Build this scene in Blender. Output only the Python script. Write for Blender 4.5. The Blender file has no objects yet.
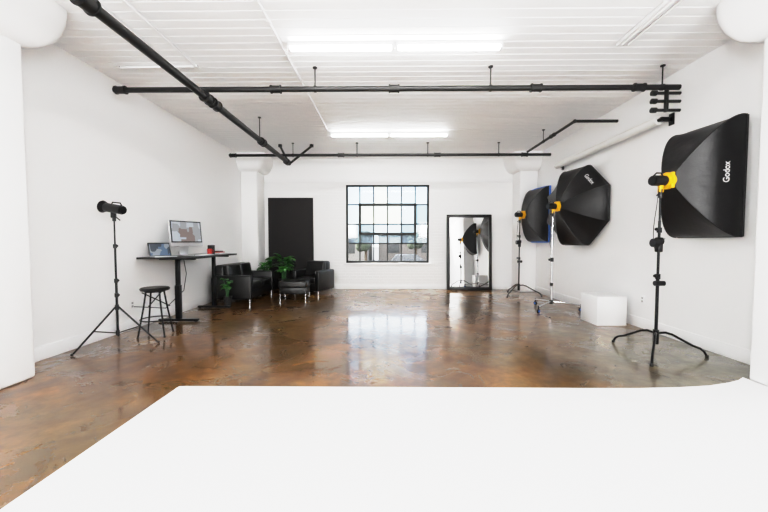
import bpy, bmesh, math, random
from mathutils import Vector, Matrix, Euler
random.seed(7)
scene = bpy.context.scene
scene.view_settings.view_transform = 'Standard'
vs_ = scene.view_settings
vs_.use_curve_mapping = True
cm = vs_.curve_mapping; cm.white_level = (2.5, 2.5, 2.5); cm.use_clip = True
cc = cm.curves[3]
for p in [(0.02, 0.040), (0.12, 0.36), (0.22, 0.69), (0.36, 0.85), (0.6, 0.91)]: cc.points.new(*p)
cc.points[-1].location = (1.0, 0.97)
cm.update()
V = Vector
# ------------------------------------------------------------ materials
def mat(name, col, rough=0.5, metal=0.0, emit=None, es=0.0, spec=0.5, bump=None):
    m = bpy.data.materials.new(name); m.use_nodes = True
    nt = m.node_tree; b = nt.nodes['Principled BSDF']
    b.inputs['Base Color'].default_value = (*col, 1)
    b.inputs['Roughness'].default_value = rough
    b.inputs['Metallic'].default_value = metal
    b.inputs['Specular IOR Level'].default_value = spec
    if emit:
        b.inputs['Emission Color'].default_value = (*emit, 1)
        b.inputs['Emission Strength'].default_value = es
    if bump:
        tc = nt.nodes.new('ShaderNodeTexCoord'); n = nt.nodes.new('ShaderNodeTexNoise')
        n.inputs['Scale'].default_value = bump[0]; n.inputs['Detail'].default_value = 4
        bp = nt.nodes.new('ShaderNodeBump'); bp.inputs['Strength'].default_value = bump[1]
        bp.inputs['Distance'].default_value = 0.01
        nt.links.new(tc.outputs['Object'], n.inputs['Vector'])
        nt.links.new(n.outputs['Fac'], bp.inputs['Height'])
        nt.links.new(bp.outputs['Normal'], b.inputs['Normal'])
    return m
M_wall = mat('white_wall_paint', (0.905, 0.905, 0.905), 0.6, bump=(6, 0.25))
M_ceil = mat('white_ceiling_paint', (0.925, 0.925, 0.925), 0.5)
M_trim = mat('white_trim_paint', (0.88, 0.88, 0.885), 0.4)
M_cyc = mat('cyclorama_paint', (0.77, 0.77, 0.775), 0.5, bump=(2, 0.1))
M_blackpipe = mat('black_pipe', (0.010, 0.010, 0.010), 0.45)
M_black = mat('black_plastic', (0.010, 0.010, 0.011), 0.4)
M_blackmet = mat('black_metal', (0.012, 0.012, 0.013), 0.3, 0.6)
M_fabric = mat('black_softbox_fabric', (0.009, 0.009, 0.010), 0.42, bump=(9, 0.5))
M_leather = mat('black_leather', (0.008, 0.008, 0.008), 0.33, bump=(30, 0.2))
M_chrome = mat('chrome', (0.7, 0.7, 0.72), 0.2, 1.0)
M_alu = mat('aluminium', (0.72, 0.73, 0.75), 0.35, 0.8)
M_yellow = mat('yellow_ring', (0.85, 0.45, 0.01), 0.45)
M_blue = mat('blue_rim', (0.03, 0.16, 0.6), 0.4)
M_diff = mat('diffuser_cloth', (0.85, 0.85, 0.84), 0.8)
M_text = mat('white_print', (0.85, 0.85, 0.85), 0.6)
M_box = mat('white_box_paint', (0.80, 0.80, 0.80), 0.45)
M_panel = mat('black_foamcore', (0.014, 0.012, 0.012), 0.75)
M_mirror = mat('mirror_glass', (0.9, 0.9, 0.9), 0.01, 1.0)
M_tube = mat('lamp_diffuser', (1, 1, 1), 0.5, emit=(1.0, 0.99, 0.975), es=50)
M_leaf = mat('leaf_green', (0.045, 0.17, 0.03), 0.4)
M_leaf2 = mat('leaf_dark_green', (0.02, 0.09, 0.02), 0.4)
M_pot = mat('dark_pot', (0.03, 0.03, 0.03), 0.4)
M_soil = mat('soil', (0.03, 0.02, 0.012), 0.9)
M_red = mat('red_plastic', (0.5, 0.03, 0.02), 0.4)
M_paper = mat('paper', (0.8, 0.8, 0.78), 0.6)
M_glassd = mat('lens_glass', (0.05, 0.05, 0.06), 0.05)
M_steelwin = mat('window_steel', (0.012, 0.014, 0.014), 0.5)
M_desk = mat('desk_top_black', (0.012, 0.012, 0.012), 0.3)

def screen_mat(name, stops, sc):
    m = mat(name, (0.02, 0.02, 0.02), 0.15)
    nt = m.node_tree; b = nt.nodes['Principled BSDF']
    tc = nt.nodes.new('ShaderNodeTexCoord'); n = nt.nodes.new('ShaderNodeTexVoronoi'); n.distance = 'CHEBYCHEV'
    n.inputs['Scale'].default_value = sc
    r = nt.nodes.new('ShaderNodeValToRGB'); r.color_ramp.interpolation = 'CONSTANT'
    e = r.color_ramp.elements
    while len(e) < len(stops): e.new(0.5)
    for i, (p, c) in enumerate(stops):
        e[i].position = p; e[i].color = (*c, 1)
    nt.links.new(tc.outputs['Object'], n.inputs['Vector'])
    nt.links.new(n.outputs['Color'], r.inputs['Fac'])
    nt.links.new(r.outputs['Color'], b.inputs['Emission Color'])
    b.inputs['Emission Strength'].default_value = 0.45
    return m
M_screen = screen_mat('monitor_screen', [(0, (0.75, 0.82, 0.9)), (0.35, (0.6, 0.62, 0.64)), (0.5, (0.42, 0.34, 0.32)), (0.54, (0.8, 0.84, 0.9)), (0.85, (0.3, 0.36, 0.45))], 7)
M_screen2 = screen_mat('laptop_screen', [(0, (0.2, 0.3, 0.45)), (0.5, (0.5, 0.56, 0.62)), (0.7, (0.1, 0.13, 0.17))], 9)

def floor_material():
    m = bpy.data.materials.new('stained_concrete'); m.use_nodes = True
    nt = m.node_tree; N = nt.nodes; L = nt.links; b = N['Principled BSDF']
    tc = N.new('ShaderNodeTexCoord')
    def noise(s, d, dist=0.0, rough=0.6, off=0.0):
        n = N.new('ShaderNodeTexNoise'); n.inputs['Scale'].default_value = s
        n.inputs['Detail'].default_value = d; n.inputs['Distortion'].default_value = dist
        n.inputs['Roughness'].default_value = rough
        mp = N.new('ShaderNodeMapping'); mp.inputs['Location'].default_value = (off, off*1.7, off)
        L.new(tc.outputs['Object'], mp.inputs['Vector']); L.new(mp.outputs['Vector'], n.inputs['Vector']); return n
    def ramp(src, stops, out='Fac'):
        r = N.new('ShaderNodeValToRGB'); e = r.color_ramp.elements
        while len(e) < len(stops): e.new(0.5)
        for i, (p, c) in enumerate(stops):
            e[i].position = p; e[i].color = (*c, 1)
        L.new(src.outputs[out], r.inputs['Fac']); return r
    def mix(fac, A, B, mode='MIX'):
        x = N.new('ShaderNodeMix'); x.data_type = 'RGBA'; x.blend_type = mode
        if isinstance(fac, float): x.inputs[0].default_value = fac
        else: L.new(fac, x.inputs[0])
        for k, q in ((6, A), (7, B)):
            if isinstance(q, tuple): x.inputs[k].default_value = q
            else: L.new(q, x.inputs[k])
        return x.outputs[2]
    a = ramp(noise(1.0, 9, 0.6, 0.64), [(0.30, (0.045, 0.018, 0.005)), (0.42, (0.105, 0.044, 0.011)), (0.52, (0.165, 0.074, 0.019)), (0.62, (0.22, 0.110, 0.032)), (0.75, (0.27, 0.155, 0.06))])
    g = ramp(noise(0.75, 7, 0.4, 0.6, 11), [(0.48, (0, 0, 0)), (0.66, (0.55, 0.55, 0.55))])
    c = mix(g.outputs['Color'], a.outputs['Color'], (0.115, 0.082, 0.034, 1))
    dk = ramp(noise(0.8, 8, 0.6, 0.68, 23), [(0.52, (0, 0, 0)), (0.70, (0.75, 0.75, 0.75))])
    c = mix(dk.outputs['Color'], c, (0.035, 0.018, 0.008, 1))
    sp = N.new('ShaderNodeVectorMath'); sp.operation = 'DISTANCE'; sp.inputs[1].default_value = (3.5, 3.8, 0)
    L.new(tc.outputs['Object'], sp.inputs[0])
    nn = noise(1.6, 6, 0.5); ad = N.new('ShaderNodeMath'); ad.operation = 'MULTIPLY_ADD'; ad.inputs[1].default_value = 2.6
    L.new(nn.outputs['Fac'], ad.inputs[0]); L.new(sp.outputs['Value'], ad.inputs[2])
    mr = N.new('ShaderNodeMapRange'); mr.inputs['From Min'].default_value = 1.8; mr.inputs['From Max'].default_value = 3.6
    mr.inputs['To Min'].default_value = 0.9; mr.inputs['To Max'].default_value = 0
    L.new(ad.outputs[0], mr.inputs['Value'])
    gg = ramp(noise(2.2, 8, 0.7, 0.7, 5), [(0.35, (0.06, 0.05, 0.028)), (0.52, (0.125, 0.115, 0.07)), (0.68, (0.20, 0.19, 0.13))])
    c = mix(mr.outputs[0], c, gg.outputs['Color'])
    f = ramp(noise(7, 9, 0.5, 0.72), [(0.3, (0.65, 0.63, 0.6)), (0.5, (0.97, 0.97, 0.97)), (0.68, (1.25, 1.23, 1.2))])
    c = mix(1.0, c, f.outputs['Color'], 'MULTIPLY')
    L.new(c, b.inputs['Base Color'])
    rr = ramp(noise(1.8, 7, 0.8, 0.65, 3), [(0.35, (0.22, 0.22, 0.22)), (0.65, (0.38, 0.38, 0.38))])
    L.new(rr.outputs['Color'], b.inputs['Roughness'])
    bp = N.new('ShaderNodeBump'); bp.inputs['Strength'].default_value = 0.12; bp.inputs['Distance'].default_value = 0.01
    L.new(noise(4, 5).outputs['Fac'], bp.inputs['Height']); L.new(bp.outputs['Normal'], b.inputs['Normal'])
    b.inputs['Specular IOR Level'].default_value = 0.3
    b.inputs['Coat Weight'].default_value = 0.8; b.inputs['Coat IOR'].default_value = 1.52
    cr = ramp(noise(1.3, 7, 0.8, 0.65, 8), [(0.4, (0.08, 0.08, 0.08)), (0.68, (0.22, 0.22, 0.22))])
    L.new(cr.outputs['Color'], b.inputs['Coat Roughness'])
    return m
M_floor = floor_material()

def brick_material():
    m = mat('painted_brick', (0.905, 0.905, 0.905), 0.6)
    nt = m.node_tree; N = nt.nodes; L = nt.links
    tc = N.new('ShaderNodeTexCoord'); mp = N.new('ShaderNodeMapping'); mp.inputs['Rotation'].default_value = (math.radians(90), 0, 0)
    br = N.new('ShaderNodeTexBrick'); br.inputs['Scale'].default_value = 1
    br.inputs['Brick Width'].default_value = 0.22; br.inputs['Row Height'].default_value = 0.08
    br.inputs['Mortar Size'].default_value = 0.008; br.inputs['Color1'].default_value = (1, 1, 1, 1)
    br.inputs['Color2'].default_value = (0.9, 0.9, 0.9, 1); br.inputs['Mortar'].default_value = (0, 0, 0, 1)
    bp = N.new('ShaderNodeBump'); bp.inputs['Strength'].default_value = 0.6; bp.inputs['Distance'].default_value = 0.008
    L.new(tc.outputs['Object'], mp.inputs['Vector']); L.new(mp.outputs['Vector'], br.inputs['Vector'])
    L.new(br.outputs['Color'], bp.inputs['Height']); L.new(bp.outputs['Normal'], N['Principled BSDF'].inputs['Normal'])
    return m
M_brick = brick_material()

def pane_mat(name, tint, diff, fac):
    m = bpy.data.materials.new(name); m.use_nodes = True
    nt = m.node_tree; N = nt.nodes; L = nt.links
    N.remove(N['Principled BSDF']); out = N['Material Output']
    t = N.new('ShaderNodeBsdfTransparent'); t.inputs[0].default_value = (*tint, 1)
    d = N.new('ShaderNodeBsdfTranslucent'); d.inputs[0].default_value = (*diff, 1)
    g = N.new('ShaderNodeBsdfGlossy'); g.inputs['Roughness'].default_value = 0.05
    mx = N.new('ShaderNodeMixShader'); mx.inputs[0].default_value = fac
    m2 = N.new('ShaderNodeMixShader'); m2.inputs[0].default_value = 0.05
    L.new(t.outputs[0], mx.inputs[1]); L.new(d.outputs[0], mx.inputs[2])
    L.new(mx.outputs[0], m2.inputs[1]); L.new(g.outputs[0], m2.inputs[2]); L.new(m2.outputs[0], out.inputs[0])
    return m
M_clear = pane_mat('clear_glass', (0.9, 0.93, 0.93), (1, 1, 1), 0.0)
M_frostA = pane_mat('frosted_glass_blue', (0.34, 0.42, 0.47), (0.6, 0.72, 0.78), 0.15)
M_frostB = pane_mat('frosted_glass_cream', (0.47, 0.47, 0.41), (0.85, 0.82, 0.7), 0.2)
M_frostC = pane_mat('frosted_glass_grey', (0.15, 0.20, 0.235), (0.3, 0.38, 0.44), 0.15)

# ------------------------------------------------------------ mesh builder
class MB:
    def __init__(s): s.bm = bmesh.new(); s.mats = []
    def mi(s, m):
        if m not in s.mats: s.mats.append(m)
        return s.mats.index(m)
    def _add(s, t, m, mtx=None):
        if mtx is not None: bmesh.ops.transform(t, matrix=mtx, verts=t.verts)
        i = s.mi(m)
        for f in t.faces: f.material_index = i; f.smooth = True
        me = bpy.data.meshes.new('tmp'); t.to_mesh(me); t.free()
        s.bm.from_mesh(me); bpy.data.meshes.remove(me)
    def box(s, c, size, m, rot=None, bev=0.0, seg=2):
        t = bmesh.new(); bmesh.ops.create_cube(t, size=1)
        bmesh.ops.scale(t, vec=size, verts=t.verts)
        if bev > 0: bmesh.ops.bevel(t, geom=list(t.edges), offset=bev, segments=seg, affect='EDGES', profile=0.5)
        mt = Matrix.Translation(c)
        if rot is not None:
            mt = mt @ (rot.to_4x4() if isinstance(rot, Matrix) else Euler(rot).to_matrix().to_4x4())
        s._add(t, m, mt)
    def bx(s, x0, x1, y0, y1, z0, z1, m, **k):
        s.box(((x0+x1)/2, (y0+y1)/2, (z0+z1)/2), (abs(x1-x0), abs(y1-y0), abs(z1-z0)), m, **k)
    def cyl(s, p0, p1, r0, m, r1=None, seg=16, bev=0):
        p0 = V(p0); p1 = V(p1); d = p1-p0
        if r1 is None: r1 = r0
        t = bmesh.new(); bmesh.ops.create_cone(t, cap_ends=True, segments=seg, radius1=r0, radius2=r1, depth=d.length)
        q = d.to_track_quat('Z', 'Y').to_matrix().to_4x4()
        s._add(t, m, Matrix.Translation((p0+p1)/2) @ q)
    def sph(s, c, r, m, sc=(1, 1, 1), seg=16):
        t = bmesh.new(); bmesh.ops.create_uvsphere(t, u_segments=seg, v_segments=seg//2, radius=r)
        s._add(t, m, Matrix.Translation(c) @ Matrix.Diagonal((*sc, 1)))
    def tube(s, pts, r, m, seg=10):
        pts = [V(p) for p in pts]
        t = bmesh.new(); rings = []
        prev = None
        for i, p in enumerate(pts):
            d = (pts[min(i+1, len(pts)-1)] - pts[max(i-1, 0)]).normalized()
            if prev is None:
                a = d.orthogonal().normalized()
            else:
                a = (prev - d*prev.dot(d)).normalized()
            prev = a; b = d.cross(a)
            rings.append([t.verts.new(p + (a*math.cos(2*math.pi*k/seg) + b*math.sin(2*math.pi*k/seg))*r) for k in range(seg)])
        for i in range(len(rings)-1):
            for k in range(seg):
                t.faces.new((rings[i][k], rings[i][(k+1) % seg], rings[i+1][(k+1) % seg], rings[i+1][k]))
        t.faces.new(rings[0][::-1]); t.faces.new(rings[-1])
        s._add(t, m)
    def lathe(s, c, prof, m, seg=24):
        t = bmesh.new(); rings = []
        for r, z in prof:
            rings.append([t.verts.new((c[0]+r*math.cos(2*math.pi*k/seg), c[1]+r*math.sin(2*math.pi*k/seg), c[2]+z)) for k in range(seg)])
        for i in range(len(rings)-1):
            for k in range(seg):
                t.faces.new((rings[i][k], rings[i][(k+1) % seg], rings[i+1][(k+1) % seg], rings[i+1][k]))
        t.faces.new(rings[0][::-1]); t.faces.new(rings[-1])
        s._add(t, m)
    def raw(s, verts, faces, m):
        t = bmesh.new(); vs = [t.verts.new(v) for v in verts]
        for f in faces: t.faces.new([vs[i] for i in f])
        bmesh.ops.recalc_face_normals(t, faces=t.faces)
        s._add(t, m)
    def obj(s, name, parent=None, angle=35, loc=None, rotz=0):
        me = bpy.data.meshes.new(name); s.bm.to_mesh(me); s.bm.free()
        for m in s.mats: me.materials.append(m)
        me.set_sharp_from_angle(angle=math.radians(angle))
        o = bpy.data.objects.new(name, me); scene.collection.objects.link(o)
        if parent: o.parent = parent
        if loc: o.location = loc
        o.rotation_euler[2] = rotz
        return o

# ------------------------------------------------------------ room shell
XL, XR, YB, YF, H = -3.97, 3.99, 9.76, -4.5, 3.70
HT = H-0.004; XL2 = XL+0.003; XR2 = XR-0.003
b = MB(); b.bx(XL-0.2, XR+0.2, YF-0.2, YB+0.12, -0.2, 0, M_floor); b.obj('floor')
b = MB(); b.bx(XL-0.2, XL, YF, YB, 0, H, M_wall); b.obj('wall_left')
b = MB(); b.bx(XR, XR+0.2, YF, YB, 0, H, M_wall); b.obj('wall_right')
b = MB(); b.bx(XL-0.2, XR+0.2, YF-0.2, YF, 0, H, M_wall); b.obj('wall_front')
WX0, WX1, WZ0, WZ1 = -1.2, 1.17, 0.75, 2.97
b = MB()
b.bx(XL-0.2, WX0, YB, YB+0.12, 0, H, M_brick); b.bx(WX1, XR+0.2, YB, YB+0.12, 0, H, M_brick)
b.bx(WX0, WX1, YB, YB+0.12, 0, WZ0, M_brick); b.bx(WX0, WX1, YB, YB+0.12, WZ1, H, M_brick)
b.obj('wall_back')
b = MB(); b.bx(-3.51, 3.51, YB-0.03, YB, 3.03, 3.13, M_trim, bev=0.006); b.obj('trim_1')
b = MB(); b.bx(WX0-0.06, WX1+0.06, YB-0.05, YB-0.001, WZ0-0.05, WZ0, M_trim, bev=0.006); b.obj('trim_2')
# ceiling boards with shallow grooves
vs = []; fs = []; y = YF-0.2; bw = 0.14
prof = []
while y < YB+0.12:
    prof += [(y, H), (y+bw-0.018, H), (y+bw-0.012, H+0.008), (y+bw-0.006, H+0.008)]
    y += bw
prof.append((y, H)); prof += [(y, H+0.2), (YF-0.2, H+0.2)]
n = len(prof)
for (yy, zz) in prof: vs += [(XL-0.2, yy, zz), (XR+0.2, yy, zz)]
for i in range(n):
    j = (i+1) % n; fs.append((2*i, 2*i+1, 2*j+1, 2*j))
b = MB(); b.raw(vs, fs, M_ceil); b.obj('ceiling', angle=10)
b = MB(); b.bx(XL, XL+0.018, 3.34, 9.19, 0, 0.16, M_trim, bev=0.004); b.obj('baseboard_left')
b = MB(); b.bx(XR-0.018, XR, 3.34, 9.19, 0, 0.16, M_trim, bev=0.004); b.obj('baseboard_right')
b = MB(); b.bx(-3.51, 3.51, YB-0.018, YB, 0, 0.12, M_trim, bev=0.004); b.obj('baseboard_back')

def pilaster(side, y0, y1, flare_back=True):
    b = MB(); xw = XL2 if side < 0 else XR2; xi = side*3.52
    b.bx(xw, xi, y0, y1, 0, 3.27, M_wall, bev=0.03, seg=4)
    vs = []; fs = []; K = 16; om = 0.27
    for k in range(K+1):
        t = k/K; o = om*math.sqrt(max(0, 1-(1-t)**2)); z = 3.24+(HT-3.24)*t
        ya = y0-o; yb = y1+(o if flare_back else 0); x = xi-side*o
        c = 0.5*o
        ring = []
        S = 6
        for q in range(S+1):
            a = math.pi/2*q/S; ring.append((x+side*c*(1-math.sin(a)), ya+c*(1-math.cos(a)), z))
        cb = c if flare_back else 0.0
        for q in range(S+1):
            a = math.pi/2*q/S; ring.append((x+side*cb*(1-math.cos(a)), yb-cb*(1-math.sin(a)), z))
        ring.append((xw, yb, z)); ring.insert(0, (xw, ya, z))
        vs += ring
    n = len(ring)
    for k in range(K):
        for j in range(n):
            a = n*k; fs.append((a+j, a+(j+1) % n, a+n+(j+1) % n, a+n+j))
    fs.append(tuple(range(n))); fs.append(tuple(range(n*K, n*K+n)))
    t = bmesh.new(); vv = [t.verts.new(v) for v in vs]
    for f in fs: t.faces.new([vv[i] for i in f])
    bmesh.ops.remove_doubles(t, verts=t.verts, dist=0.0005)
    bmesh.ops.recalc_face_normals(t, faces=t.faces); b._add(t, M_wall)
    b.obj('pilaster', angle=40)
for sd in (-1, 1):
    pilaster(sd, 2.7, 3.33); pilaster(sd, 9.2, YB-0.003, False); pilaster(sd, -3.8, -3.2)

pts = [(-1.94, 3.10), (1.9, 3.10), (2.3, 3.105), (2.7, 3.13), (3.0, 3.17), (3.25, 3.24), (3.4, 3.30), (3.515, 3.37), (3.515, 2.69), (3.98, 2.69), (3.98, -3.15), (-1.94, -3.15)]
vs = [(x, y, 0.0) for x, y in pts]+[(x, y, 0.012) for x, y in pts]; n = len(pts)
fs = [tuple(range(n)), tuple(range(n, 2*n))]+[(i, (i+1) % n, n+(i+1) % n, n+i) for i in range(n)]
b = MB(); b.raw(vs, fs, M_cyc); b.obj('cyclorama_floor')

# ------------------------------------------------------------ window
b = MB(); yc = YB+0.05; d = 0.05
b.bx(WX0, WX0+0.06, yc-d/2, yc+d/2, WZ0, WZ1, M_steelwin); b.bx(WX1-0.06, WX1, yc-d/2, yc+d/2, WZ0, WZ1, M_steelwin)
b.bx(WX0, WX1, yc-d/2, yc+d/2, WZ0, WZ0+0.06, M_steelwin); b.bx(WX0, WX1, yc-d/2, yc+d/2, WZ1-0.05, WZ1, M_steelwin)
cw = (WX1-WX0)/6; rh = (WZ1-WZ0)/4
for i in range(1, 6):
    x = WX0+cw*i; b.bx(x-0.018, x+0.018, yc-0.015, yc+0.015, WZ0, WZ1, M_steelwin)
for j in range(1, 4):
    z = WZ0+rh*j; b.bx(WX0, WX1, yc-0.015, yc+0.015, z-0.018, z+0.018, M_steelwin)
x0, x1 = WX0+cw, WX0+5*cw; z0, z1 = WZ0+1.5*rh, WZ0+3*rh
for zz in (z0, z1): b.bx(x0-0.03, x1+0.03, yc-0.04, yc+0.02, zz-0.038, zz+0.038, M_steelwin)
for xx in (x0, x1): b.bx(xx-0.036, xx+0.036, yc-0.04, yc+0.02, z0, z1, M_steelwin)
b.cyl((0, yc-0.04, z0-0.02), (0, yc-0.1, z0-0.1), 0.008, M_steelwin)
mats = [[M_clear]*6, [M_frostC, M_frostC, M_frostA, M_frostA, M_frostC, M_frostA],
        [M_frostA, M_frostB, M_frostB, M_frostB, M_frostA, M_frostC], [M_frostA, M_frostA, M_frostB, M_frostA, M_frostA, M_frostA]]
for j in range(4):
    for i in range(6):
        xa = WX0+cw*i+0.005; xb = xa+cw-0.01; za = WZ0+rh*j+0.005; zb = za+rh-0.01
        b.raw([(xa, yc, za), (xb, yc, za), (xb, yc, zb), (xa, yc, zb)], [(0, 1, 2, 3)], mats[j][i])
b.obj('window_1')

# ------------------------------------------------------------ outside
b = MB(); b.bx(-80, 80, 10.3, 160, -1.3, -1.0, mat('asphalt', (0.045, 0.045, 0.048), 0.8, bump=(3, 0.3))); b.obj('outdoor_ground')
Mb1 = mat('building_wall', (0.09, 0.085, 0.082), 0.8); Mb2 = mat('building_wall_light', (0.14, 0.135, 0.13), 0.8); Mdk = mat('dark_glass', (0.03, 0.033, 0.036), 0.2)
for (x, y, w, h, mm) in [(-9, 34, 14, 2.9, Mb2), (5, 36, 12, 3.1, Mb1), (18, 38, 12, 2.7, Mb2), (-24, 40, 14, 3.4, Mb1)]:
    b = MB(); b.bx(x-w/2, x+w/2, y, y+10, -1, h-1, mm); b.bx(x-w/2-0.2, x+w/2+0.2, y-0.2, y+10.2, h-1, h-0.8, Mb1)
    for k in range(int(w//3.5)):
        xx = x-w/2+1.6+k*3.5; b.bx(xx-0.6, xx+0.6, y-0.05, y+0.1, 0.2, 1.2, Mdk)
    b.obj('warehouse_building')
Mtree = mat('tree_foliage', (0.03, 0.04, 0.025), 0.8, bump=(2, 1)); Mbark = mat('bark', (0.05, 0.035, 0.02), 0.9)
for (x, y, r) in [(-2.0, 31, 0.9), (2.6, 32, 0.8)]:
    b = MB(); b.cyl((x, y, -1), (x, y, 1.0), 0.12, Mbark)
    for k in range(9):
        b.sph((x+random.uniform(-r, r)*0.6, y+random.uniform(-1, 1)*0.6, 1.3+random.uniform(-.4, .6)), r*0.55, Mtree, seg=10)
    b.obj('street_tree')
def car(x, y, col, rot):
    b = MB(); mc = mat('car_paint', col, 0.25, 0.3)
    b.box((0, 0, 0.55), (4.3, 1.75, 0.55), mc, bev=0.15, seg=3)
    vs = [(-1.5, -0.8, 0.8), (1.2, -0.8, 0.8), (1.2, 0.8, 0.8), (-1.5, 0.8, 0.8), (-1.0, -0.65, 1.42), (0.5, -0.65, 1.42), (0.5, 0.65, 1.42), (-1.0, 0.65, 1.42)]
    b.raw(vs, [(0, 1, 5, 4), (1, 2, 6, 5), (2, 3, 7, 6), (3, 0, 4, 7)], Mdk); b.raw(vs[4:], [(0, 1, 2, 3)], mc)
    for sx in (-1.35, 1.35):
        for sy in (-0.9, 0.9): b.cyl((sx, sy-0.1*(1 if sy > 0 else -1), 0.33), (sx, sy, 0.33), 0.33, M_black, seg=20)
    b.obj('parked_car', loc=(x, y, -1.0), rotz=rot)
car(-4, 24, (0.15, 0.15, 0.15), 0); car(1.6, 25, (0.02, 0.025, 0.035), 0.05); car(7.0, 26, (0.1, 0.1, 0.105), 0)

# ------------------------------------------------------------ ceiling services
def pipe_run(pts, r, name, hang=(), coup=(), m=M_blackpipe, extra=None):
    b = MB()
    for i in range(len(pts)-1):
        b.cyl(pts[i], pts[i+1], r, m, seg=20)
    for p in pts[1:-1]: b.sph(p, r*1.35, m)
    A = V(pts[0]); B = V(pts[1]); d = (B-A)
    for t in coup:
        c = A+d*t; n = d.normalized(); b.cyl(c-n*0.06, c+n*0.06, r*1.35, m, seg=20)
        b.cyl(c-n*0.07, c-n*0.055, r*1.55, m, seg=20); b.cyl(c+n*0.055, c+n*0.07, r*1.55, m, seg=20)
    for t in hang:
        c = A+d*t; n = d.normalized()
        b.cyl((c.x, c.y, c.z), (c.x, c.y, HT), 0.008, m, seg=8)
        b.cyl(c-n*0.015, c+n*0.015, r*1.2, m, seg=20)
        b.cyl((c.x, c.y, HT-0.012), (c.x, c.y, HT), 0.03, m)
    if extra: extra(b)
    b.obj(name)
pipe_run([(-3.72, 4.68, 3.41), (3.88, 4.68, 3.41)], 0.035, 'sprinkler_pipe', hang=(0.36, 0.67, 0.97), coup=(0.012, 0.29, 0.5, 0.75, 0.93))
pipe_run([(-3.78, 8.18, 3.41), (3.83, 8.18, 3.41)], 0.032, 'sprinkler_pipe', hang=(0.2, 0.4, 0.62, 0.84), coup=(0.012, 0.35, 0.65, 0.92))
def vbrace(b):
    for xx in (-1.84, -2.6):
        b.cyl((-2.42, 8.42, 3.26), (xx, 8.3, HT-0.04), 0.026, M_blackpipe); b.cyl((xx, 8.3, HT-0.06), (xx, 8.3, HT), 0.045, M_blackpipe)
pipe_run([(-2.42, -4.4, 3.27), (-2.42, 8.42, 3.27)], 0.048, 'sprinkler_main_pipe', hang=(0.2, 0.40, 0.85), coup=(0.54, 0.56, 0.703, 0.72, 0.86, 0.985), extra=vbrace)
pipe_run([(3.25, 8.08, 3.45), (3.25, 6.07, 3.45), (XR2, 6.07, 3.45)], 0.025, 'conduit_pipe', hang=(0.4,), coup=(0.6,))
b = MB(); yv = 4.79
b.cyl((3.80, yv, 3.13), (3.80, yv, 3.42), 0.026, M_blackpipe)
for zz in (3.15, 3.27, 3.38):
    b.cyl((3.62, yv, zz), (XR2, yv, zz), 0.02, M_blackpipe); b.cyl((3.60, yv, zz), (3.66, yv, zz), 0.035, M_blackpipe)
b.obj('valve_cluster')
def conduit(pts, r=0.013):
    b = MB(); b.tube(pts, r, M_trim, seg=8)
    for p in pts: b.box(p, (0.05, 0.05, 0.026), M_trim, bev=0.004)
    b.obj('conduit')
conduit([(-1.26, -1, 3.68), (-1.26, 3.7, 3.68), (-1.26, 7.2, 3.68)], 0.014)
conduit([(-2.55, -1, 3.68), (-2.55, 4.6, 3.68), (-3.6, 4.62, 3.68)], 0.014)
b = MB(); b.cyl((3.83, 4.95, 3.07), (3.83, 7.85, 3.07), 0.062, M_paper, seg=24)
b.cyl((3.83, 4.88, 3.07), (3.83, 7.93, 3.07), 0.025, M_blackmet)
for yy in (4.91, 7.89):
    b.box((3.90, yy, 3.07), (0.16, 0.03, 0.06), M_blackmet, bev=0.004); b.box((3.978, yy, 3.07), (0.015, 0.08, 0.16), M_blackmet)
b.obj('backdrop_paper_roll')

def fixture(y, x0, x1):
    e = bpy.data.objects.new('fluorescent_light', None); scene.collection.objects.link(e)
    cx = (x0+x1)/2; e.location = (cx, y, H-0.06)
    L = (x1-x0)/2
    b = MB()
    for k in (-1, 1):
        b.box((k*L/2, 0, 0.032), (L-0.02, 0.07, 0.045), M_trim, bev=0.005)
        for yy in (-0.025, 0.025): b.cyl((k*L/2-L/2+0.04, yy, -0.008), (k*L/2+L/2-0.04, yy, -0.008), 0.014, M_tube, seg=10)
        for q in (-1, 1): b.box((k*L/2+q*(L/2-0.025), 0, -0.004), (0.025, 0.08, 0.04), M_trim)
    b.obj('housing', parent=e)
fixture(4.12, -1.19, 1.35); fixture(7.42, -1.24, 1.29)
fixture(-1.0, -1.24, 1.29); fixture(-3.4, -1.24, 1.29)  # unseen pair behind the camera, added for extra room light
for x in (-2.9, 2.75):
    b = MB(); b.bx(x-0.07, x+0.07, 1.7, 4.15, H-0.05, HT, M_trim, bev=0.01)
    for k in (-0.035, 0.035): b.cyl((x+k, 1.78, H-0.062), (x+k, 4.08, H-0.062), 0.013, M_diff)
    b.obj('unlit_batten_light')

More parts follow.
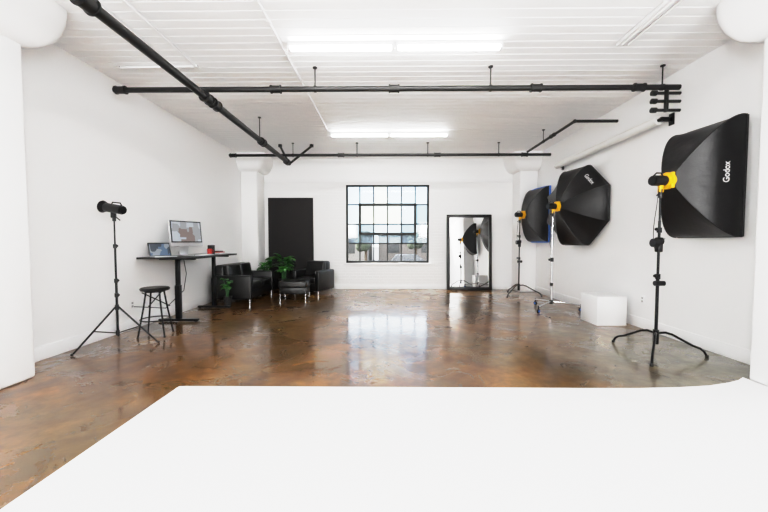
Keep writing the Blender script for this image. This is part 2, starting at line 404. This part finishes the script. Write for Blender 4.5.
def added_fill(x, y, z, direc, sz, power):  # unseen fill light on a stand, added behind the camera to lift walls and ceiling
    e = bpy.data.objects.new('added_fill_light', None); scene.collection.objects.link(e); e.location = (x, y, 0)
    b = MB(); b.cyl((0, 0, 0.5), (0, 0, z-0.1), 0.014, M_blackmet)
    for k in range(3):
        a = 2.094*k; b.tube([(0, 0, 0.7), (0.55*math.cos(a), 0.55*math.sin(a), 0.025)], 0.01, M_blackmet)
    b.obj('tripod_stand', parent=e)
    q = V(direc).to_track_quat('-Z', 'Y')
    b = MB(); b.box((0, 0, 0.05), (sz+0.04, sz+0.04, 0.08), M_black, bev=0.01); o = b.obj('housing', parent=e)
    o.rotation_mode = 'QUATERNION'; o.rotation_quaternion = q; o.location = (0, 0, z)
    ld = bpy.data.lights.new('fill_lamp', 'AREA'); ld.shape = 'SQUARE'; ld.size = sz; ld.energy = power; ld.color = (1.0, 0.995, 0.985)
    lo = bpy.data.objects.new('fill_lamp', ld); scene.collection.objects.link(lo); lo.parent = e
    lo.location = (0, 0, z); lo.rotation_mode = 'QUATERNION'; lo.rotation_quaternion = q
added_fill(-2.6, -2.4, 2.1, (0.15, 0.8, 0.55), 1.1, 230)
added_fill(2.6, -2.4, 2.1, (-0.15, 0.8, 0.55), 1.1, 230)

# ------------------------------------------------------------ stands & softboxes
def c_stand(b, x, y, ztop, m, ang0):
    b.cyl((x, y, 0.16), (x, y, 0.95), 0.0175, m); b.cyl((x, y, 0.95), (x, y, 1.6 if ztop > 1.7 else ztop), 0.014, m); b.cyl((x, y, 1.5), (x, y, ztop), 0.011, m)
    for zz in (0.95, 1.5):
        b.cyl((x, y, zz-0.04), (x, y, zz+0.02), 0.026, m); b.tube([(x, y, zz), (x-0.05, y-0.03, zz)], 0.006, m); b.sph((x-0.06, y-0.035, zz), 0.02, m)
    b.cyl((x, y, 0.13), (x, y, 0.30), 0.03, m)
    for k in range(3):
        a = math.radians(ang0+120*k); c, s = math.cos(a), math.sin(a)
        b.tube([(x+c*r, y+s*r, z) for r, z in ((0.02, 0.26), (0.10, 0.27), (0.17, 0.25), (0.38, 0.13), (0.46, 0.10), (0.50, 0.07), (0.53, 0.012))], 0.0135, m)
        b.cyl((x+c*0.53, y+s*0.53, 0), (x+c*0.53, y+s*0.53, 0.03), 0.018, M_black)
def caster_stand(b, x, y, ztop, m, ang0):
    b.cyl((x, y, 0.14), (x, y, 1.0), 0.02, m); b.cyl((x, y, 1.0), (x, y, ztop), 0.015, m)
    b.cyl((x, y, 0.96), (x, y, 1.04), 0.03, M_black); b.cyl((x, y, 0.12), (x, y, 0.2), 0.035, M_black); b.sph((x-0.05, y, 1.0), 0.022, M_black)
    b.cyl((x, y, 0.48), (x, y, 0.54), 0.03, M_black)
    for k in range(3):
        a = math.radians(ang0+120*k); c, s = math.cos(a), math.sin(a)
        b.tube([(x+c*0.02, y+s*0.02, 0.17), (x+c*0.52, y+s*0.52, 0.12)], 0.014, m)
        px, py = x+c*0.52, y+s*0.52
        b.cyl((px, py, 0.06), (px, py, 0.14), 0.012, M_black)
        b.cyl((px-s*0.014, py+c*0.014, 0.04), (px+s*0.014, py-c*0.014, 0.04), 0.04, M_black, seg=20)
        b.cyl((px-s*0.016, py+c*0.016, 0.04), (px+s*0.016, py-c*0.016, 0.04), 0.022, M_blue, seg=16)
def softbox_rig(name, cen, N, shape, W, Hh, D, stand, ang0, text_side, rim=None, text_t=0.72, tsize=0.11, tshift=0.5, rimr=0.007):
    e = bpy.data.objects.new(name, None); scene.collection.objects.link(e)
    N = V((N[0], N[1], N[2] if len(N) > 2 else 0)).normalized(); U0 = V((0, 0, 1)); R = N.cross(U0).normalized(); U = R.cross(N).normalized()
    C = V(cen)
    if shape == 'rect': cs = [(-W/2, -Hh/2), (W/2, -Hh/2), (W/2, Hh/2), (-W/2, Hh/2)]
    else: cs = [(W/2*math.cos(math.radians(22.5+45*k)), W/2*math.sin(math.radians(22.5+45*k))) for k in range(8)]
    n = len(cs); sub = 6; T = 14
    def pt(i, s, t):
        a = cs[i]; c = cs[(i+1) % n]; px = a[0]+(c[0]-a[0])*s; py = a[1]+(c[1]-a[1])*s
        k = math.sin(t*math.pi/2)**0.85
        if shape == 'rect': kx = 0.09/(W/2); ky = 0.09/(Hh/2)
        else: kx = ky = 0.10/(W/2)
        sag = 1-0.10*4*s*(1-s)*math.sin(math.pi*min(t, 1))
        x = px*(kx+(1-kx)*k)*sag; y = py*(ky+(1-ky)*k)*sag
        return C - N*D*(1-t) + R*x + U*y
    b = MB(); vs = []; fs = []
    m = n*sub
    for j in range(T+1):
        for i in range(n):
            for q in range(sub): vs.append(pt(i, q/sub, j/T))
    base = list(vs[-m:])
    vs += [p+N*0.05 for p in base]
    vs += [C+(p-C)*0.985+N*0.05 for p in base]
    vs += [C+(p-C)*0.985+N*0.005 for p in base]
    for j in range(T+3):
        for i in range(m):
            a = j*m; fs.append((a+i, a+(i+1) % m, a+m+(i+1) % m, a+m+i))
    fs.append(tuple(range(m)))
    b.raw(vs, fs, M_fabric)
    rr = [C+(p-C)*0.985+N*0.012 for p in base]
    b.raw(rr+[C+N*0.03], [(i, (i+1) % m, m) for i in range(m)], M_diff)
    for i in range(n):
        b.tube([pt(i, 0, j/T)+(pt(i, 0, j/T)-(C-N*D*(1-j/T))).normalized()*0.002 for j in range(T+1)], 0.006, M_fabric, seg=6)
    loop = [p+(p-C).normalized()*0.003+N*0.02 for p in base]; loop.append(loop[0])
    b.tube(loop, rimr, rim or M_fabric, seg=6)
    b.obj('softbox_shell', parent=e, angle=25)
    b = MB(); A = C-N*D
    b.cyl(A+N*0.01, A-N*0.035, 0.098, M_yellow, seg=32); b.cyl(A-N*0.035, A-N*0.055, 0.075, M_yellow, seg=24)
    for k in range(4):
        a = math.pi/4+k*math.pi/2; pd = R*math.cos(a)+U*math.sin(a)
        b.box(A-N*0.02+pd*0.095, (0.035, 0.035, 0.05), M_yellow, bev=0.006)
    b.cyl(A-N*0.055, A-N*0.20, 0.06, M_black, seg=24); b.cyl(A-N*0.20, A-N*0.215, 0.055, M_blackmet, seg=24)
    b.tube([A-N*0.08+U*0.06, A-N*0.1+U*0.09, A-N*0.16+U*0.09, A-N*0.19+U*0.06], 0.009, M_black)
    S = V((A.x, A.y, 0))-V((N.x, N.y, 0))*0.10; ztop = A.z-0.12
    b.box(V((S.x, S.y, A.z-0.075)), (0.05, 0.04, 0.13), M_yellow, bev=0.008)
    b.cyl((S.x, S.y, A.z-0.2), (S.x, S.y, A.z-0.1), 0.022, M_black)
    b.tube([(S.x, S.y, A.z-0.12), (S.x-0.08, S.y-0.05, A.z-0.18)], 0.007, M_black)
    b.obj('strobe_head', parent=e)
    b = MB()
    (c_stand if stand == 'c' else caster_stand)(b, S.x, S.y, ztop, M_blackmet if stand == 'c' else M_chrome, ang0)
    if stand == 'c':
        z = 1.36
        b.cyl((S.x-0.03, S.y, z), (S.x+0.03, S.y, z), 0.045, M_black, seg=24); b.cyl((S.x-0.09, S.y-0.02, z-0.02), (S.x-0.03, S.y-0.02, z-0.02), 0.05, M_black, seg=24)
        b.box((S.x, S.y, z-0.08), (0.06, 0.06, 0.10), M_black, bev=0.01); b.tube([(S.x, S.y-0.03, z), (S.x, S.y-0.09, z+0.03)], 0.006, M_chrome)
        b.cyl((S.x-0.05, S.y-0.02, 0.86), (S.x+0.06, S.y-0.02, 0.86), 0.03, M_black)
    cab = [(S.x-0.02, S.y, A.z-0.05)]
    for k in range(1, 12):
        t = k/11; cab.append((S.x-0.02-0.05*math.sin(t*math.pi), S.y-0.03*math.sin(t*5), A.z-0.05-(A.z-1.3)*t))
    b.tube(cab, 0.004, M_black, seg=6)
    b.obj('stand', parent=e)
    if text_side is not None:
        cu = bpy.data.curves.new('label', 'FONT'); cu.body = 'Godox'; cu.size = tsize; cu.align_x = 'CENTER'; cu.align_y = 'CENTER'; cu.extrude = 0.0008; cu.offset = 0.001
        to = bpy.data.objects.new('tmp_text', cu); scene.collection.objects.link(to)
        bpy.context.view_layer.update()
        me = bpy.data.meshes.new_from_object(to.evaluated_get(bpy.context.evaluated_depsgraph_get()))
        bpy.data.objects.remove(to)
        i = text_side; p = pt(i, tshift, text_t)
        ts = (pt(i, 0.8, text_t)-pt(i, 0.2, text_t)).normalized(); tt = (pt(i, 0.5, text_t+0.08)-pt(i, 0.5, text_t-0.08)).normalized()
        nn = ts.cross(tt).normalized()
        if nn.dot(p-(C-N*D*0.5)) < 0: nn = -nn
        ex = ts if ts.z > 0 else -ts
        if shape == 'oct': ex = -ts if ts.x < 0 else ts
        ey = nn.cross(ex)
        me.materials.clear(); me.materials.append(M_text)
        to = bpy.data.objects.new('printed_label', me); scene.collection.objects.link(to)
        to.parent = e
        mt = Matrix((ex, ey, nn)).transposed().to_4x4(); mt.translation = p+nn*0.014
        to.matrix_world = mt
    return e
softbox_rig('softbox_light', (3.81, 4.15, 2.07), (0.995, 0.10), 'rect', 0.74, 1.32, 0.50, 'c', 109, 1, tshift=0.54, tsize=0.08)
softbox_rig('octagonal_softbox_light', (3.76, 6.9, 2.05), (0.98, 0.2), 'oct', 1.64, 1.64, 0.42, 'w', 100, 0, text_t=0.72, tsize=0.095)
softbox_rig('softbox_light', (3.83, 8.70, 2.03), (0.985, 0.17), 'rect', 0.72, 1.34, 0.44, 'c', 100, None, rim=M_blue, rimr=0.025)

b = MB(); b.bx(3.37, 3.85, 5.5, 5.97, 0, 0.47, M_box, bev=0.006)
b.bx(3.375, 3.845, 5.505, 5.965, 0.0, 0.012, M_trim); b.obj('posing_cube')

# ------------------------------------------------------------ mirror
b = MB(); mw, mh, fw = 1.26, 2.12, 0.085; tilt = math.radians(-3.2)
b.box((0, 0, mh/2), (mw-0.1, 0.02, mh-0.1), M_black)
for sx in (-1, 1): b.box((sx*(mw/2-fw/2), -0.012, mh/2), (fw, 0.05, mh), M_black, bev=0.008)
for zz in (fw/2, mh-fw/2): b.box((0, -0.012, zz), (mw, 0.05, fw), M_black, bev=0.008)
a = mw/2-fw+0.005; b.raw([(-a, -0.014, fw-0.005), (a, -0.014, fw-0.005), (a, -0.014, mh-fw+0.005), (-a, -0.014, mh-fw+0.005)], [(0, 1, 2, 3)], M_mirror)
o = b.obj('leaning_mirror', loc=(2.28, 9.57, 0.003)); o.rotation_euler = (tilt, 0, 0)

b = MB(); b.box((0, 0, 1.30), (1.27, 0.03, 2.60), M_panel, bev=0.004); b.box((0.01, 0.035, 1.295), (1.25, 0.03, 2.59), M_panel, bev=0.004)
b.cyl((-0.63, 0.018, 0.02), (-0.63, 0.018, 2.58), 0.014, M_panel)
b.obj('black_v_flat', loc=(-2.76, 9.68, 0))

# ------------------------------------------------------------ lounge furniture
def seat_unit(name, L, n, loc, rot, depth=0.78):
    b = MB(); aw = 0.13
    for s in (-1, 1): b.box((0, s*(L/2-aw/2), 0.36), (depth, aw, 0.52), M_leather, bev=0.035, seg=3)
    b.box((-depth/2+0.11, 0, 0.49), (0.20, L-2*aw+0.02, 0.70), M_leather, bev=0.05, seg=3)
    b.box((0.03, 0, 0.20), (depth-0.10, L-2*aw+0.01, 0.20), M_leather, bev=0.02)
    w = (L-2*aw)/n
    for k in range(n):
        y = -L/2+aw+w*(k+0.5)
        b.box((0.07, y, 0.37), (depth-0.20, w-0.01, 0.17), M_leather, bev=0.045, seg=4)
        b.box((-depth/2+0.26, y, 0.63), (0.16, w-0.01, 0.42), M_leather, rot=(0, math.radians(-9), 0), bev=0.05, seg=4)
    for sx in (-1, 1):
        for sy in (-1, 1):
            b.cyl((sx*(depth/2-0.06), sy*(L/2-0.06), 0), (sx*(depth/2-0.06), sy*(L/2-0.06), 0.11), 0.018, M_chrome)
    return b.obj(name, loc=loc, rotz=rot)
seat_unit('leather_sofa', 1.5, 2, (-3.38, 8.04, 0), 0, depth=0.86)
seat_unit('leather_armchair', 0.84, 1, (-1.98, 9.02, 0), math.radians(-112), depth=0.76)
b = MB(); b.box((0, 0, 0.37), (0.66, 0.54, 0.16), M_leather, bev=0.04, seg=4); b.box((0, 0, 0.22), (0.62, 0.50, 0.16), M_leather, bev=0.02)
for sx in (-1, 1):
    b.tube([(sx*0.29, -0.23, 0.2), (sx*0.29, -0.23, 0.015), (sx*0.29, 0.23, 0.015), (sx*0.29, 0.23, 0.2)], 0.013, M_chrome)
b.obj('leather_ottoman', loc=(-2.21, 8.05, 0.0), rotz=0.05)

# ------------------------------------------------------------ plants
def leaf(b, base, az, el, ln, w, m, droop=0.6):
    vs = []; fs = []; K = 8; p = V(base); a = el
    for k in range(K+1):
        t = k/K; ww = w*math.sin(math.pi*min(1, t**0.75*0.98+0.02))*0.5+0.002
        d = V((math.cos(az)*math.cos(a), math.sin(az)*math.cos(a), math.sin(a)))
        sdir = V((-math.sin(az), math.cos(az), 0)); up = d.cross(sdir)*-1
        vs += [p-sdir*ww+up*ww*0.25, p.copy(), p+sdir*ww+up*ww*0.25]
        p = p+d*ln/K; a -= droop/K*1.6
    for k in range(K):
        for j in range(2): fs.append((3*k+j, 3*k+j+1, 3*k+4+j, 3*k+3+j))
    b.raw(vs, fs, m)
def plant(name, loc, pr, ph, nl, hs, ls, wd, amin=-math.pi, amax=math.pi):
    b = MB()
    b.lathe((0, 0, 0), [(pr*0.7, 0), (pr*0.75, 0.01), (pr, ph*0.95), (pr*1.05, ph), (pr*0.95, ph), (pr*0.9, ph-0.03), (0.01, ph-0.03)], M_pot)
    b.cyl((0, 0, ph-0.04), (0, 0, ph-0.02), pr*0.9, M_soil)
    for k in range(nl):
        az = random.uniform(amin, amax)
        h = random.uniform(*hs); rr = random.uniform(0.05, 0.45)*h
        p0 = V((math.cos(az)*pr*0.3, math.sin(az)*pr*0.3, ph-0.03)); p2 = V((math.cos(az)*rr*0.8, math.sin(az)*rr*0.8, ph+h))
        p1 = (p0+p2)/2+V((0, 0, h*0.15)); b.tube([p0, p1, p2], 0.005, M_leaf2, seg=5)
        leaf(b, p2, az+random.uniform(-0.3, 0.3), random.uniform(0.2, 1.1), random.uniform(*ls), wd*random.uniform(0.8, 1.2), M_leaf if random.random() < 0.6 else M_leaf2, droop=random.uniform(0.6, 1.4))
    b.obj(name, loc=loc, angle=60)
plant('potted_plant', (-3.28, 9.05, 0), 0.13, 0.42, 26, (0.2, 0.5), (0.16, 0.24), 0.16, -2.6, 0.8)
plant('potted_plant', (-2.80, 9.12, 0), 0.14, 0.36, 36, (0.2, 0.60), (0.2, 0.32), 0.17, -2.8, 0.4)
plant('potted_plant', (-3.40, 7.16, 0), 0.09, 0.20, 18, (0.15, 0.38), (0.10, 0.16), 0.07, -2.9, -0.1)

# ------------------------------------------------------------ standing desk
DZ = 1.11
b = MB(); b.box((-3.55, 6.20, DZ-0.015), (0.76, 1.85, 0.03), M_desk, bev=0.006)
for y in (5.71, 6.90):
    b.bx(-3.59, -3.51, y-0.035, y+0.035, 0.05, 0.62, M_blackmet, bev=0.004); b.bx(-3.58, -3.52, y-0.028, y+0.028, 0.6, DZ-0.03, M_blackmet, bev=0.003)
    b.bx(-3.88, -3.22, y-0.04, y+0.04, 0.012, 0.05, M_blackmet, bev=0.008); b.bx(-3.85, -3.25, y-0.025, y+0.025, DZ-0.06, DZ-0.03, M_blackmet)
    for xx in (-3.85, -3.26): b.cyl((xx, y, 0), (xx, y, 0.014), 0.025, M_black)
b.bx(-3.58, -3.52, 5.71, 6.90, DZ-0.07, DZ-0.035, M_blackmet)
b.tube([(-3.5, 5.8, DZ-0.05), (-3.52, 5.9, 0.8), (-3.6, 5.95, 0.5), (-3.7, 5.6, 0.25), (-3.93, 5.2, 0.35)], 0.006, M_black)
b.obj('standing_desk')
b = MB(); tl = (math.radians(-6), 0, 0)
b.box((0, 0, 0.39), (0.62, 0.025, 0.46), M_alu, rot=tl, bev=0.008)
b.box((0, -0.014, 0.42), (0.59, 0.004, 0.38), M_black, rot=tl); b.box((0, -0.018, 0.42), (0.55, 0.003, 0.34), M_screen, rot=tl)
b.box((0, 0.06, 0.13), (0.17, 0.012, 0.26), M_alu, rot=(math.radians(12), 0, 0), bev=0.004); b.box((0, 0.02, 0.006), (0.19, 0.18, 0.012), M_alu, bev=0.004)
b.obj('desktop_computer', loc=(-3.58, 6.02, DZ), rotz=math.radians(68))
b = MB(); b.box((0, 0, 0.008), (0.32, 0.22, 0.016), M_alu, bev=0.004); b.box((0, -0.01, 0.0165), (0.28, 0.13, 0.002), M_black)
b.box((0, 0.145, 0.115), (0.32, 0.008, 0.24), M_black, rot=(math.radians(-20), 0, 0), bev=0.003); b.box((0, 0.139, 0.116), (0.29, 0.002, 0.20), M_screen2, rot=(math.radians(-20), 0, 0))
b.obj('laptop', loc=(-3.62, 5.46, DZ), rotz=math.radians(54))
b = MB(); b.box((0, 0, 0.009), (0.13, 0.42, 0.014), M_alu, bev=0.004)
for i in range(14):
    for j in range(4): b.box((-0.045+0.03*j, -0.188+i*0.029, 0.017), (0.024, 0.023, 0.006), M_paper)
b.obj('keyboard', loc=(-3.27, 6.05, DZ), rotz=0.05)
b = MB(); b.box((0, 0, 0.09), (0.09, 0.12, 0.18), M_black, bev=0.01); b.cyl((0.046, 0, 0.06), (0.05, 0, 0.06), 0.035, M_blackmet); b.cyl((0.046, 0, 0.13), (0.05, 0, 0.13), 0.02, M_blackmet)
b.obj('desk_speaker', loc=(-3.5, 6.72, DZ))
b = MB(); b.lathe((0, 0, 0), [(0.035, 0), (0.04, 0.005), (0.042, 0.11), (0.038, 0.11), (0.034, 0.02), (0.005, 0.015)], M_red); b.tube([(0.04, 0, 0.09), (0.07, 0, 0.08), (0.07, 0, 0.04), (0.04, 0, 0.025)], 0.006, M_red)
b.obj('coffee_mug', loc=(-3.42, 6.5, DZ))
b = MB(); b.box((0, 0, 0.012), (0.22, 0.24, 0.024), M_paper, bev=0.002); b.box((0.01, 0.01, 0.033), (0.18, 0.2, 0.018), M_red, bev=0.002); b.box((0, 0.0, 0.05), (0.15, 0.18, 0.016), M_black, bev=0.002)
b.obj('book_stack', loc=(-3.5, 6.96, DZ))

# ------------------------------------------------------------ stool
b = MB(); sh = 0.70
b.lathe((0, 0, sh-0.05), [(0.14, 0), (0.175, 0.005), (0.185, 0.02), (0.185, 0.035), (0.17, 0.048), (0.1, 0.052), (0.005, 0.052)], M_leather, seg=32)
b.cyl((0, 0, sh-0.065), (0, 0, sh-0.048), 0.13, M_blackmet, seg=28)
for k in range(4):
    a = math.pi/4+k*math.pi/2; c, s = math.cos(a), math.sin(a)
    b.tube([(c*0.12, s*0.12, sh-0.06), (c*0.155, s*0.155, 0.42), (c*0.235, s*0.235, 0.012)], 0.011, M_blackmet)
    b.cyl((c*0.237, s*0.237, 0), (c*0.237, s*0.237, 0.025), 0.014, M_black)
ring = [(0.19*math.cos(t), 0.19*math.sin(t), 0.24) for t in [i*2*math.pi/28 for i in range(29)]]
b.tube(ring, 0.008, M_blackmet)
b.tube([(0.14, 0.14, 0.40), (-0.12, -0.12, sh-0.06)], 0.007, M_blackmet); b.tube([(-0.14, 0.14, 0.40), (0.12, -0.12, sh-0.06)], 0.007, M_blackmet)
b.obj('stool', loc=(-3.36, 4.86, 0), rotz=0.25)

# ------------------------------------------------------------ studio light on tripod stand
e = bpy.data.objects.new('studio_strobe_light', None); scene.collection.objects.link(e); e.location = (-3.55, 4.4, 0)
b = MB()
b.cyl((0, 0, 0.18), (0, 0, 0.85), 0.014, M_blackmet); b.cyl((0, 0, 0.85), (0, 0, 1.3), 0.012, M_blackmet); b.cyl((0, 0, 1.3), (0, 0, 1.68), 0.009, M_blackmet)
for zz in (0.66, 0.85, 1.3): b.cyl((0, 0, zz-0.03), (0, 0, zz+0.02), 0.022, M_black); b.sph((0.04, -0.02, zz), 0.016, M_black); b.tube([(0, 0, zz), (0.04, -0.02, zz)], 0.005, M_black)
for k in range(3):
    a = math.radians(248+120*k); c, s = math.cos(a), math.sin(a)
    b.tube([(c*0.02, s*0.02, 0.50), (c*0.49, s*0.49, 0.015)], 0.0105, M_blackmet); b.tube([(c*0.015, s*0.015, 0.16), (c*0.27, s*0.27, 0.24)], 0.007, M_blackmet)
    b.sph((c*0.495, s*0.495, 0.016), 0.016, M_black)
b.cyl((0, 0, 0.13), (0, 0, 0.19), 0.022, M_black); b.cyl((0, 0, 0.46), (0, 0, 0.53), 0.022, M_black)
b.obj('tripod_stand', parent=e)
b = MB()
A = V((-0.10, 0, 1.80)); B = V((0.13, -0.03, 1.76)); n = (A-B).normalized()
b.cyl(B, A, 0.058, M_black, seg=28); b.cyl(A, A+n*0.05, 0.06, M_blackmet, r1=0.08, seg=28); b.cyl(A+n*0.045, A+n*0.052, 0.074, M_glassd, seg=28)
b.cyl(B, B-n*0.02, 0.05, M_blackmet, seg=28); b.tube([B+V((0, 0, 0.05)), B+V((-0.02, 0, 0.09)), B+V((-0.12, 0, 0.10)), B+V((-0.14, 0, 0.06))], 0.008, M_black)
b.box((0, -0.01, 1.71), (0.045, 0.05, 0.1), M_black, bev=0.008); b.tube([(0, 0, 1.69), (0.1, -0.03, 1.63)], 0.007, M_black)
b.cyl((0, 0, 1.62), (0, 0, 1.69), 0.02, M_black)
b.obj('strobe_head', parent=e)

Mog = mat('outlet_grey', (0.4, 0.4, 0.4), 0.5)
def outlet(x, y, z, nx):
    b = MB(); b.box((x+nx*0.009, y, z), (0.015, 0.08, 0.12), M_trim, bev=0.004)
    for k in (-1, 1): b.box((x+nx*0.017, y, z+k*0.025), (0.003, 0.035, 0.03), Mog)
    b.obj('power_outlet')
outlet(XL, 5.2, 0.38, 1); outlet(XR, 5.35, 0.45, -1)

# ------------------------------------------------------------ sky, sun, camera
w = bpy.data.worlds.new('sky'); scene.world = w; w.use_nodes = True
nt = w.node_tree; sk = nt.nodes.new('ShaderNodeTexSky'); sk.sky_type = 'NISHITA'; sk.sun_disc = False
sk.sun_elevation = math.radians(45); sk.sun_rotation = math.radians(200); sk.dust_density = 4
mx = nt.nodes.new('ShaderNodeMix'); mx.data_type = 'RGBA'; mx.inputs[0].default_value = 0.65; mx.inputs[7].default_value = (3.1, 3.2, 3.3, 1)
nt.links.new(sk.outputs[0], mx.inputs[6]); nt.links.new(mx.outputs[2], nt.nodes['Background'].inputs[0]); nt.nodes['Background'].inputs[1].default_value = 1.3
sd = bpy.data.lights.new('sun', 'SUN'); sd.energy = 38; sd.angle = math.radians(0.6); sd.color = (1, 0.95, 0.87)
so = bpy.data.objects.new('sun', sd); scene.collection.objects.link(so)
so.rotation_euler = V((1.0, -0.36, -1.0)).to_track_quat('-Z', 'Y').to_euler(); so.location = (-5, 12, 8)
cd = bpy.data.cameras.new('camera'); cd.sensor_width = 36; cd.lens = 16; cd.clip_start = 0.05; cd.clip_end = 500
co = bpy.data.objects.new('camera', cd); scene.collection.objects.link(co)
co.location = (0, 0, 1.35); co.rotation_euler = (math.radians(90-2.35), 0, math.radians(0.67))
scene.camera = co
